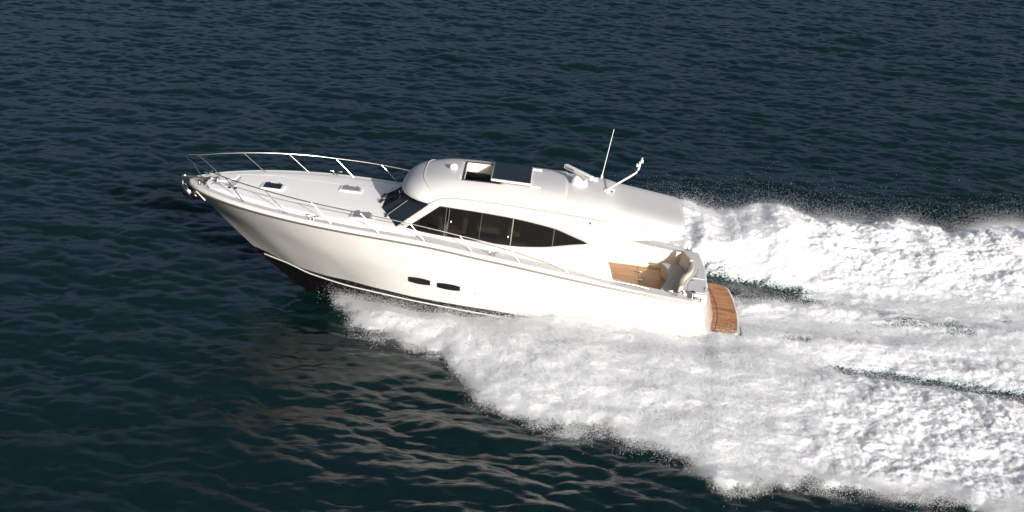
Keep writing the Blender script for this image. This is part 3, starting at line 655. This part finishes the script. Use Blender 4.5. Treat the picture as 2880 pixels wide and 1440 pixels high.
for sgn in (-1, 1):
    poly_hole('cabin_side', outer, inner, sgn, GEL)
    # window: outline frame, panes and mullions
    loop = inner + [inner[0]]
    fr_ = tube('side_window', [(x, sgn * (yside(x, z) - .012), z) for x, z in loop], .016, DARK, yacht, 6)
    cuts = [2.68, 3.74, 3.82, 4.73, 5.615, 6.78, 7.76]
    for a, b in zip(cuts[:-1], cuts[1:]):
        if b - a < .1: continue
        xs = [a] + [x for x in wxs if a < x < b] + [b]
        lo = [(x, wbot(x)) for x in xs]; hi = [(x, wtop(x)) for x in xs]
        if abs(lo[0][1] - hi[0][1]) < 1e-3: hi = hi[1:]
        if abs(lo[-1][1] - hi[-1][1]) < 1e-3: hi = hi[:-1]
        pl = lo + hi[::-1]
        mesh('window_pane', [(x, sgn * (yside(x, z) - .025), z) for x, z in pl], [tuple(range(len(pl)))[::(1 if sgn < 0 else -1)]], GLASS, fr_, smooth=False)
    for x, w_, mt in ((3.74, .010, MULL), (3.82, .012, MULL), (4.73, .006, MULL), (5.615, .017, MULL2), (6.78, .014, MULL)):
        z0, z1 = wbot(x), wtop(x)
        tube('mullion', [(x, sgn * (yside(x, z0) - .012), z0), (x, sgn * (yside(x, z1) - .012), z1)], w_, mt, fr_, 6)
    for x, z in ((3.90, 3.30), (5.53, 3.10)):
        box('window_latch', (x, sgn * (yside(x, z) - .01), z), (.035, .02, .05), WHITEP, fr_, .004)

# ---- windscreen
def bez(a, b, n): return [tuple(Vector(a).lerp(Vector(b), k / n)) for k in range(n + 1)]
wb_c = (1.86, .62, 3.045); wb_s = (2.40, 1.80, 2.96); wt_c = (2.80, .72, 3.78); wt_s = (3.20, 1.665, 3.68)
def pane(name, q, m, par, off=0.0):
    return mesh(name, q, [(0, 1, 2, 3)], m, par, smooth=False, solid=.012)
wsf = bmesh.new()
for a, b in (((wb_s[0], -wb_s[1], wb_s[2]), (wb_c[0], -wb_c[1], wb_c[2])), ((wb_c[0], -wb_c[1], wb_c[2]), wb_c), (wb_c, wb_s)):
    bm_tube(wsf, [a, b], .03, 8)
for s in (-1, 1): bm_tube(wsf, [(wb_c[0], s * wb_c[1], wb_c[2]), (wt_c[0], s * wt_c[1], wt_c[2])], .024, 8); bm_tube(wsf, [(wb_s[0], s * wb_s[1], wb_s[2]), (wt_s[0], s * wt_s[1], wt_s[2])], .02, 8)
ws = bmobj('windscreen', wsf, DARK, yacht)
pane('windscreen_pane', [(wb_c[0], -wb_c[1], wb_c[2]), wb_c, wt_c, (wt_c[0], -wt_c[1], wt_c[2])], WSGLASS, ws)
pane('windscreen_pane', [(wb_s[0], -wb_s[1], wb_s[2]), (wb_c[0], -wb_c[1], wb_c[2]), (wt_c[0], -wt_c[1], wt_c[2]), (wt_s[0], -wt_s[1], wt_s[2])], WSGLASS, ws)
pane('windscreen_pane', [wb_c, wb_s, wt_s, wt_c], WSGLASS, ws)
for (b0_, m0_, t0w) in (((1.74, -.22, 3.06), (1.83, -.22, 3.16), (2.48, -.50, 3.62)), ((2.02, -1.28, 2.98), (2.10, -1.22, 3.10), (2.60, -.98, 3.52)), ((1.74, .30, 3.06), (1.83, .30, 3.16), (2.48, .10, 3.62))):
    bm = bm_tube(bmesh.new(), [b0_, m0_, t0w], .017, 8); bm_tube(bm, [Vector(b0_) - Vector((0, 0, .03)), Vector(b0_) + Vector((.0, 0, .05))], .035, 10)
    bm_tube(bm, [Vector(b0_), Vector(m0_) + Vector((-.03, 0, .03))], .03, 8)
    t1 = Vector(t0w); bm_tube(bm, [t1 + Vector((.26, .0, .19)), t1 + Vector((-.34, .0, -.25))], .012, 6)
    bmobj('wiper', bm, DARK, yacht)

# ---- hardtop
def whalf(x):
    if x < 3.2: return float(pc(x, [2.315, 2.33, 2.37, 2.45, 2.56, 2.72, 2.98, 3.2], [.05, .34, .66, .98, 1.22, 1.45, 1.615, 1.66]))
    e = yside(x, zedge(x)) - .01
    if x > 10.1: e *= float(np.interp(x, [10.1, 10.25, 10.36, 10.41, 10.43], [1, .985, .93, .82, .70]))
    return e
ZC_X = [2.315, 2.34, 2.40, 2.55, 2.75, 3.0, 3.48, 4, 4.8, 6, 6.97, 7.56, 8.0, 8.22, 8.5, 9.2, 9.95, 10.3, 10.38, 10.43]
ZC_Z = [3.735, 3.79, 3.89, 4.03, 4.145, 4.235, 4.325, 4.36, 4.39, 4.40, 4.41, 4.405, 4.37, 4.32, 4.235, 4.135, 4.045, 3.995, 3.97, 3.88]
HX0, HX1, HT0, HT1 = 4.05, 5.10, -.66, .36
def troof(x, t):
    ze = zedge(x); zc = float(pc(x, ZC_X, ZC_Z)); nn = float(np.interp(x, [7.8, 8.8], [3.0, 5.5])); f = max(0, 1 - abs(t) ** nn) ** .52
    z = ze + max(0, zc - ze) * f
    z += .03 * (1 - float(sm(6.97, 7.0, x))) * float(sm(3.0, 3.9, x)) * (1 - float(sm(.66, .88, abs(t))))
    return z
def zroof(x, y): return troof(x, max(-1, min(1, y / whalf(x))))
rxs = sorted(set(np.round(np.concatenate([[2.315, 2.33, 2.345, 2.37, 2.40, 2.44, 2.49, 2.55, 2.62, 2.70, 2.8, 2.9, 3.0, 3.1, 3.2], np.linspace(3.3, 10.2, 47), [HX0, HX1, 6.96, 6.975, 7.0, 7.02, 8.1, 8.3, 8.4, 8.6, 10.25, 10.3, 10.34, 10.37, 10.39, 10.41, 10.42, 10.43]]), 4)))
rts = sorted(set(np.round(np.concatenate([np.sin(np.linspace(-np.pi / 2, np.pi / 2, 35)), [HT0, HT1, .80, -.80, .86, -.86]]), 5)))
RV = [(x, t * whalf(x), troof(x, t)) for x in rxs for t in rts]; nT = len(rts)
RF = []
for i in range(len(rxs) - 1):
    for j in range(nT - 1):
        if rxs[i] >= HX0 - 1e-4 and rxs[i + 1] <= HX1 + 1e-4 and rts[j] >= HT0 - 1e-4 and rts[j + 1] <= HT1 + 1e-4: continue
        a = i * nT + j; RF.append((a, a + nT, a + nT + 1, a + 1))
roof = mesh('hardtop', RV, RF, ROOFG, yacht, solid=.07)
# moulded line round the roof edge
seam_pts = []
for t in np.linspace(.90, -.90, 40):
    x = 2.93 + .50 * abs(t) ** 4; seam_pts.append((x, t * whalf(x), troof(x, t) + .002))
for x in np.linspace(3.5, 9.9, 50): seam_pts.append((x, -.955 * whalf(x), troof(x, -.955) + .002))
front = [(x, .955 * whalf(x), troof(x, .955) + .002) for x in np.linspace(9.9, 3.5, 40)]
tube('roof_moulding', front + seam_pts, .014, ROOFG, yacht, 8)
# sunroof: lined opening, frame and sliding glass
hy0, hy1 = HT0 * whalf(4.5), HT1 * whalf(4.5)
rim = [(HX0, hy0), (HX1, hy0), (HX1, hy1), (HX0, hy1)]
srf = bmesh.new()
for (a, b) in zip(rim, rim[1:] + rim[:1]):
    pts = [(a[0] + (b[0] - a[0]) * k / 8, a[1] + (b[1] - a[1]) * k / 8) for k in range(9)]
    bm_tube(srf, [(x, y, zroof(x, y) + .006) for x, y in pts], .02, 6)
sro = bmobj('sunroof', srf, DARK, yacht)
lin = bmesh.new()
for (a, b) in zip(rim, rim[1:] + rim[:1]):
    ins = .03; cx_, cy_ = (HX0 + HX1) / 2, (hy0 + hy1) / 2
    def inset(p_): return (p_[0] + (ins if p_[0] < cx_ else -ins), p_[1] + (ins if p_[1] < cy_ else -ins))
    a2, b2 = inset(a), inset(b)
    vs = [lin.verts.new((a2[0], a2[1], zroof(*a2))), lin.verts.new((b2[0], b2[1], zroof(*b2))), lin.verts.new((b2[0], b2[1], 4.12)), lin.verts.new((a2[0], a2[1], 4.12))]
    lin.faces.new(vs)
bmobj('sunroof_lining', lin, LINER, sro, smooth=False)
def slab(name, x0, x1, y0, y1, dz, th, m, par, bev=.02):
    # panel with a constant lift over its corner heights, flat
    z = max(zroof((x0 + x1) / 2, (y0 + y1) / 2), zroof(x0, y1)) + dz
    return box(name, ((x0 + x1) / 2, (y0 + y1) / 2, z), (x1 - x0, y1 - y0, th), m, par, bev)
slab('sunroof_surround', 4.83, 5.98, hy0 - .06, hy1 + .08, .03, .07, GEL, sro, .03)
slab('sunroof_glass', 4.87, 5.95, hy0 + .0, hy1 + .03, .07, .02, HGLASS, sro, .012)
for y in (hy0 + .05, hy1 - .02):
    box('sunroof_track', (6.10, y, zroof(6.1, y) + .02), (.28, .05, .05), WHITEP, sro, .012)

# roof equipment
zr_ = zroof(3.72, -.20)
lathe('roof_dome', [(.10, 0), (.12, .02), (.125, .06), (.11, .10), (.075, .135), (.03, .15)], (3.72, -.20, zr_ - .005), WHITEP, yacht)
zr_ = zroof(7.33, -.20)
rad_ = lathe('radar', [(.25, 0), (.245, .05), (.215, .15), (.17, .24), (.12, .28), (.06, .30)], (7.33, -.20, zr_ - .02), WHITEP, yacht, 28)
ra = Vector((.756, -.92, 0)).normalized(); rc = Vector((7.27, -.26, zr_ + .36))
ROT = Matrix((ra, Vector((0, 0, 1)).cross(ra), Vector((0, 0, 1)))).transposed()
sb = bmesh.new(); bm_box(sb, rc, (1.22, .14, .13), ROT); bm_tube(sb, [rc - Vector((0, 0, .1)), rc], .06, 12)
bmobj('radar_scanner', sb, WHITEP, rad_, bevel=.035)
def text(name, body, loc, size, rot, m, par, shear=0.0, ext=.002):
    cu = bpy.data.curves.new(name, 'FONT'); cu.body = body; cu.size = size; cu.extrude = ext; cu.shear = shear; cu.align_x = 'CENTER'; cu.align_y = 'CENTER'
    tmp = bpy.data.objects.new('tmp', cu); C.objects.link(tmp)
    me = bpy.data.meshes.new_from_object(tmp.evaluated_get(bpy.context.evaluated_depsgraph_get())); bpy.data.objects.remove(tmp)
    me.transform(Matrix.Translation(loc) @ rot.to_4x4()); me.materials.clear()
    return link(name, me, m, par, False)
fn = Vector((ra.y, -ra.x, 0))                                  # face of the scanner that looks to port / forward
fn = fn if fn.y < 0 else -fn
tx = Vector((0, 0, 1)).cross(fn).normalized()
TR = Matrix((tx, Vector((0, 0, 1)), fn)).transposed()
text('lettering', 'GARMIN', rc - ra * .34 + fn * .0712, .105, TR, INK, rad_)
text('lettering', 'xHD', rc + ra * .42 + fn * .0712, .07, TR, INKG, rad_)
lathe('gps_puck', [(.075, 0), (.08, .03), (.07, .07), (.04, .09)], (7.80, .45, zroof(7.8, .45) - .005), WHITEP, yacht)
ab = Vector((8.0, 1.05, zroof(8.0, 1.05)))
an = tube('whip_antenna', [ab + Vector((-.01, 0, -.01)), ab + Vector((.02, .02, .25)), Vector((8.15, 1.2, 5.78))], .014, WHITEP, yacht, 8, r2=.008)
lathe('antenna_base', [(.04, 0), (.04, .04), (.025, .12)], ab - Vector((0, 0, .01)), WHITEP, an, 12)
mz = zroof(8.14, -.25)
mast = tube('light_mast', smooth_path([(8.10, -.28, mz - .01), (8.45, -.28, mz + .29), (8.78, -.28, mz + .56), (8.90, -.28, mz + .68), (8.94, -.28, mz + .80), (8.955, -.28, mz + .96)], 24), .028, WHITEP, yacht, 10)
bm = bm_box(bmesh.new(), (8.14, -.28, mz + .02), (.16, .16, .05)); bm_box(bm, (8.34, -.22, mz + .03), (.05, .12, .09)); bm_tube(bm, [(8.14, -.28, mz + .02), (8.36, -.22, mz + .06)], .02, 8)
bmobj('mast_foot', bm, WHITEP, mast, bevel=.01)
lathe('mast_light', [(.04, 0), (.045, .03), (.04, .06), (.025, .075), (.02, .12), (.005, .14)], (8.99, -.28, mz + .97), WHITEP, mast, 14)
bm = bm_box(bmesh.new(), (8.97, -.28, mz + .965), (.12, .06, .03)); bm_box(bm, (8.88, -.28, mz + .87), (.06, .09, .09))
bmobj('mast_horn', bm, GREYP, mast, bevel=.008)
lathe('port_light', [(.028, 0), (.03, .03), (.02, .05)], (7.74, -yside(7.74, 3.77) + .0, 3.735), RED, yacht, 12, axis=(0, -.3, 1))
text('lettering', 'Maritimo', Vector((7.615, -(yside(7.6, 3.035) + .003), 3.045)), .085, Matrix.Rotation(R(90 + 15), 3, 'X'), INKG, yacht, .35, .001)
text('lettering', 'S48', Vector((7.94, -(yside(7.94, 3.03) + .003), 3.035)), .085, Matrix.Rotation(R(90 + 15), 3, 'X'), INKG, yacht, .25, .001)

# ---- portholes and hull fittings
def porthole(x0, x1, zt0, zt1, h):
    pts = []; n_ = 10
    for k in range(n_ + 1):
        u = k / n_; pts.append((x0 + (x1 - x0) * u + .0, zt0 + (zt1 - zt0) * u + .030 * math.sin(math.pi * u)))
    for k in range(n_ + 1):
        u = 1 - k / n_; pts.append((x0 + .006 + (x1 - x0) * u, zt0 + (zt1 - zt0) * u - h - .030 * math.sin(math.pi * u)))
    for sgn in (-1, 1):
        vo = [(x, sgn * (hull_y(x, z) + .014), z) for x, z in pts]
        vi = [(x, sgn * (hull_y(x, z) - .05), z) for x, z in pts]; n2 = len(pts)
        f = [tuple(range(n2))[::(1 if sgn > 0 else -1)]] + [((i, (i + 1) % n2, n2 + (i + 1) % n2, n2 + i) if sgn < 0 else (i, n2 + i, n2 + (i + 1) % n2, (i + 1) % n2)) for i in range(n2)]
        fo = mesh('porthole', vo + vi, f, DARK, yacht, smooth=False, bevel=.008)
        cxm = sum(p_[0] for p_ in pts) / n2; czm = sum(p_[1] for p_ in pts) / n2
        gi = [(cxm + (x - cxm) * .93, czm + (z - czm) * .82) for x, z in pts]
        mesh('porthole_pane', [(x, sgn * (hull_y(x, z) + .017), z) for x, z in gi], [tuple(range(n2))[::(1 if sgn > 0 else -1)]], HGLASS, fo, smooth=False)
porthole(2.915, 3.55, 1.712, 1.695, .160); porthole(3.735, 4.395, 1.665, 1.645, .150)
for x, z, r_ in ((8.43, 1.08, .035), (4.82, 1.50, .016)):
    y_ = hull_y(x, z); lathe('hull_drain', [(r_, -.02), (r_, .012), (r_ * .6, .016)], (x, -y_, z), DARK, yacht, 12, axis=(0, -1, 0))

# ---- cockpit
SOLE = 1.50
box('cockpit_sole', (9.45, 0, SOLE - .03), (2.7, 3.72, .06), TEAK, yacht, .0)
bm = bmesh.new(); bm_box(bm, (9.50, .2, SOLE + .003), (.010, 3.2, .007)); bmobj('sole_seam', bm, INTER, yacht, False)
for y in (1.22, .50):
    box('sole_hinge', (9.50, y, SOLE + .02), (.22, .035, .03), STEEL, yacht, .01)
for sgn in (-1, 1):
    xs = np.linspace(8.12, 11.05, 16); v_ = []
    for x in xs:
        z1 = float(zrub(x)) + dzd(x) - .006
        for k in range(5): v_.append((x, sgn * (yin(x) - .002 + (.0 if k else 0) + .05 * (k / 4) * 0), z1 + (SOLE - z1) * k / 4))
    mesh('cockpit_lining', v_, grid_faces(16, 5, sgn > 0), LINER, yacht, smooth=False)
    box('toe_kick', (9.2, sgn * 1.80, SOLE + .05), (1.9, .10, .10), LINER, yacht, .01)
bk = bmesh.new(); bm_box(bk, (8.14, 0, 2.42), (.06, 3.5, 1.9)); blk = bmobj('aft_bulkhead', bk, LINER, yacht)
box('saloon_door', (8.19, .25, 2.45), (.03, 1.5, 1.75), GLASS, blk, .01)
# transom seat and module
FC = [(10.80, 1.86), (10.86, 1.30), (11.0, .80), (11.03, .40), (11.0, .0), (10.88, -.45), (10.72, -.85), (10.62, -1.3), (10.58, -1.86)]
fcs = smooth_path([(x, y, 0) for x, y in FC], 40)[:, :2]
aftc = [(11.37 - .10 * (y / 1.86) ** 2, y) for y in np.linspace(-1.86, 1.86, 24)]
mod = prism('transom_locker', [tuple(p_) for p_ in fcs] + aftc, 1.5, lambda x, y: 2.20 - .02 * abs(y), GEL, yacht, .06)
def lid(y0, y1):
    a = [(np.interp(-y, [-c[1] for c in FC], [c[0] for c in FC]) + .13, y) for y in np.linspace(y0, y1, 8)]
    b = [(11.31 - .10 * (y / 1.86) ** 2, y) for y in np.linspace(y1, y0, 8)]
    l_ = prism('locker_lid', a + b, 2.15, lambda x, y: 2.214 - .02 * abs(y), GREYP, yacht, .004)
    return l_
lid(-.62, .20); lid(-1.72, -.70)
for y in (-.48, -.84): box('lid_latch', (11.03 if y > -.6 else 10.90, y, 2.216 - .02 * abs(y)), (.09, .03, .02), DARK, yacht, .004)
tube('transom_grab', [(11.27, -1.62, 2.20), (11.29, -1.60, 2.25), (11.33, -1.36, 2.25), (11.33, -1.34, 2.20)], .012, STEEL, yacht)
def sweep(name, pts, prof, m, par):     # profile (outward, z) swept along plan path
    pts = np.array(pts); n_ = len(pts); V_ = []
    for i in range(n_):
        t = pts[min(i + 1, n_ - 1)] - pts[max(i - 1, 0)]; t = t / np.linalg.norm(t); nrm = np.array([t[1], -t[0]])
        for o_, z in prof: V_.append((pts[i][0] + nrm[0] * o_, pts[i][1] + nrm[1] * o_, z))
    k = len(prof); F_ = []
    for i in range(n_ - 1):
        for j in range(k):
            F_.append((i * k + j, i * k + (j + 1) % k, (i + 1) * k + (j + 1) % k, (i + 1) * k + j))
    F_ += [tuple(range(k))[::-1], tuple((n_ - 1) * k + j for j in range(k))]
    return mesh(name, V_, F_, m, par, recalc=True, bevel=.03, sharp=40)
settee = bpy.data.objects.new('transom_settee', None); C.objects.link(settee); settee.parent = yacht
bp_ = [(.0, 1.88), (.17, 1.88), (.12, 2.30), (.0, 2.32)]
bp_ = [(o_, z) for o_, z in bp_]
mid = [i for i in range(40) if fcs[i][1] < .55][0]
sweep('backrest', [p_ for p_ in fcs[5:mid]], bp_, CREAM, settee); sweep('backrest', [p_ for p_ in fcs[mid:39]], bp_, CREAM, settee)
seatfront = [(10.12, 1.25), (10.22, 1.0), (10.30, .6), (10.30, .2), (10.22, -.3), (10.08, -.8), (9.98, -1.3), (9.95, -1.80)]
sf = smooth_path([(x, y, 0) for x, y in seatfront], 24)[:, :2]
back = [(x - .10, y) for x, y in fcs if -1.8 < y < 1.25][::-1]
prism('seat_cushion', [tuple(p_) for p_ in sf] + [tuple(p_) for p_ in back], 1.77, 1.90, SEATG, settee, .03)
prism('seat_base', [(x + .06, y * .98) for x, y in sf] + [tuple(p_) for p_ in back], 1.48, 1.77, CREAM, settee, .01)
tube('seat_bracket', [(10.50, -1.80, 2.12), (10.60, -1.84, 2.22), (10.68, -1.86, 2.12)], .016, STEEL, settee)
tube('seat_bracket', [(10.72, 1.55, 2.22), (10.55, 1.78, 2.15)], .014, STEEL, settee)
lathe('quarter_winch', [(.10, 0), (.10, .03), (.06, .05), (.045, .12), (.075, .16), (.085, .18), (.085, .20), (.03, .215)], (10.84, -2.0, 2.09), STEEL, yacht, 18)
lathe('winch_plate', [(.17, 0), (.16, .015), (.12, .02)], (10.90, -2.02, 2.09), GREYP, yacht, 20)

# ---- swim platform
def plat_outline(inset, front):
    pts = []
    for y in np.linspace(-1.55, 1.55, 24):
        pts.append((12.47 - inset - .085 * (y / 1.55) ** 2, y))
    c = []
    for k in range(1, 7):
        a = k / 6 * math.pi / 2; c.append((12.02 - inset * .3 + (.365 - inset * .7) * math.cos(a), 1.55 + (.50 - inset) * math.sin(a)))
    c.append((front, 2.05 - inset))
    return [(x, -y) for x, y in c[::-1]] + pts + c
plat = prism('swim_platform', plat_outline(0, 11.35), .97, 1.165, GEL, yacht, .05)
fr = [(11.60, 2.0), (11.66, 1.80), (11.76, 1.2), (11.83, .6), (11.85, 0), (11.83, -.6), (11.76, -1.2), (11.66, -1.80), (11.60, -2.0)]
po = plat_outline(.075, 11.56); prism('teak_inlay', po[1:-1] + [(11.56, 1.96), (11.56, -1.96)], 1.12, 1.178, TEAKW, plat, 0)
tube('teak_margin', [(11.62 + .22 * (1 - (y / 1.95) ** 2), y, 1.179) for y in np.linspace(-1.95, 1.95, 24)], .008, INTER, plat, 6)
tube('platform_strip', [(x + (.012 if abs(y) < 1.5 else 0), y, 1.07) for x, y in plat_outline(-.004, 11.5)], .03, GEL, plat, 8)

# ---- saloon interior seen through the glass
box('saloon_floor', (5.2, 0, 1.95), (6.0, 3.3, .05), WOODI, yacht, 0)
box('dashboard', (2.75, 0, 2.80), (.9, 2.6, .22), INTER, yacht, .06)
for sgn in (-1, 1):
    box('saloon_sideboard', (5.6, sgn * 1.60, 2.42), (4.8, .22, .9), WOODI, yacht, .02)
box('window_sill', (4.4, -1.69, 2.895), (3.3, .22, .03), GREYP, yacht, .005)
def helm_seat(x, y, z, h=.55):
    s = bpy.data.objects.new('helm_seat', None); C.objects.link(s); s.parent = yacht
    box('seat_back', (x + .2, y, z + h * .6), (.14, .55, h), CREAM, s, .05); box('headrest', (x + .22, y, z + h + .10), (.12, .32, .18), CREAM, s, .04)
    box('seat_pad', (x - .08, y, z + .1), (.55, .55, .14), CREAM, s, .05); tube('seat_post', [(x, y, 1.97), (x, y, z + .08)], .05, STEEL, s, 12)
helm_seat(4.0, .75, 2.12); helm_seat(3.55, -1.0, 2.30, .50)
sofa = bpy.data.objects.new('saloon_sofa', None); C.objects.link(sofa); sofa.parent = yacht
box('sofa_back', (5.0, 1.10, 2.62), (.75, .16, .45), CREAM, sofa, .05); box('sofa_seat', (5.2, .85, 2.38), (1.3, .55, .18), CREAM, sofa, .05); box('sofa_arm', (5.55, .35, 2.55), (.16, .50, .45), CREAM, sofa, .05)
bm = bmesh.new(); bm_tube(bm, [(5.30, -1.25, 2.50), (5.30, -1.25, 2.62), (5.30, -1.25, 2.78), (5.31, -1.25, 2.90)], .17, 18, r2=.10)
bago = bmobj('woven_bag', bm, WICKER); bago.matrix_world = YM
tag(bago, 'brown woven bag standing behind the yacht\'s dark side window', 'bag')

# ---- helmsman
def skinned(name, joints, edges, m, parent=None, sub=2):
    me = bpy.data.meshes.new(name); me.from_pydata([j[:3] for j in joints], edges, []); me.update()
    o = bpy.data.objects.new(name, me); C.objects.link(o)
    s = o.modifiers.new('skin', 'SKIN'); s.use_smooth_shade = True
    for v, j in zip(me.skin_vertices[0].data, joints): v.radius = (j[3], j[4] if len(j) > 4 else j[3])
    me.skin_vertices[0].data[0].use_root = True
    ss = o.modifiers.new('sub', 'SUBSURF'); ss.levels = sub; ss.render_levels = sub
    me.materials.append(m); o.parent = parent; return o
PX, PY, PZ = 3.62, -1.02, 2.46
J = [(0, 0, 0, .15, .14), (-.02, 0, .22, .13, .15), (-.03, 0, .40, .13, .17), (-.04, 0, .50, .06), (-.06, 0, .56, .055), (-.075, 0, .66, .085, .075), (-.08, 0, .74, .08, .07),
     (-.03, -.19, .43, .06), (-.14, -.23, .20, .045), (-.36, -.17, .22, .035), (-.44, -.16, .24, .04), (-.03, .19, .43, .06), (-.14, .23, .20, .045), (-.36, .17, .22, .035), (-.44, .16, .24, .04),
     (-.12, -.10, -.02, .09), (-.42, -.11, .0, .07), (-.46, -.11, -.36, .05), (-.56, -.11, -.42, .04), (-.12, .10, -.02, .09), (-.42, .11, .0, .07), (-.46, .11, -.36, .05), (-.56, .11, -.42, .04)]
ED = [(0, 1), (1, 2), (2, 3), (3, 4), (4, 5), (5, 6), (2, 7), (7, 8), (8, 9), (9, 10), (2, 11), (11, 12), (12, 13), (13, 14), (0, 15), (15, 16), (16, 17), (17, 18), (0, 19), (19, 20), (20, 21), (21, 22)]
person = skinned('person', J, ED, SKIN)
person.matrix_world = YM @ Matrix.Translation((PX, PY, PZ))
tag(person, 'person in a white shirt and navy cap seated at the helm behind dark glass', 'person')
skinned('shirt', [(0, 0, -.02, .165, .155), (-.02, 0, .22, .145, .165), (-.03, 0, .40, .145, .185), (-.035, 0, .47, .075), (-.03, -.19, .43, .072), (-.10, -.225, .28, .062), (-.03, .19, .43, .072), (-.10, .225, .28, .062)], [(0, 1), (1, 2), (2, 3), (2, 4), (4, 5), (2, 6), (6, 7)], SHIRT, person)
skinned('trousers', [(0, 0, -.03, .165), (-.12, -.10, -.03, .10), (-.42, -.11, -.01, .082), (-.46, -.11, -.34, .062), (-.12, .10, -.03, .10), (-.42, .11, -.01, .082), (-.46, .11, -.34, .062)], [(0, 1), (1, 2), (2, 3), (0, 4), (4, 5), (5, 6)], NAVY, person)
cb = bmesh.new(); bmesh.ops.create_uvsphere(cb, u_segments=16, v_segments=10, radius=.105, matrix=Matrix.Translation((-.075, 0, .725)) @ Matrix.Diagonal((1.08, .95, .9, 1)))
bmesh.ops.delete(cb, geom=[v for v in cb.verts if v.co.z < .705], context='VERTS'); bm_box(cb, (-.21, 0, .715), (.11, .14, .014)); bmobj('cap', cb, NAVY, person)
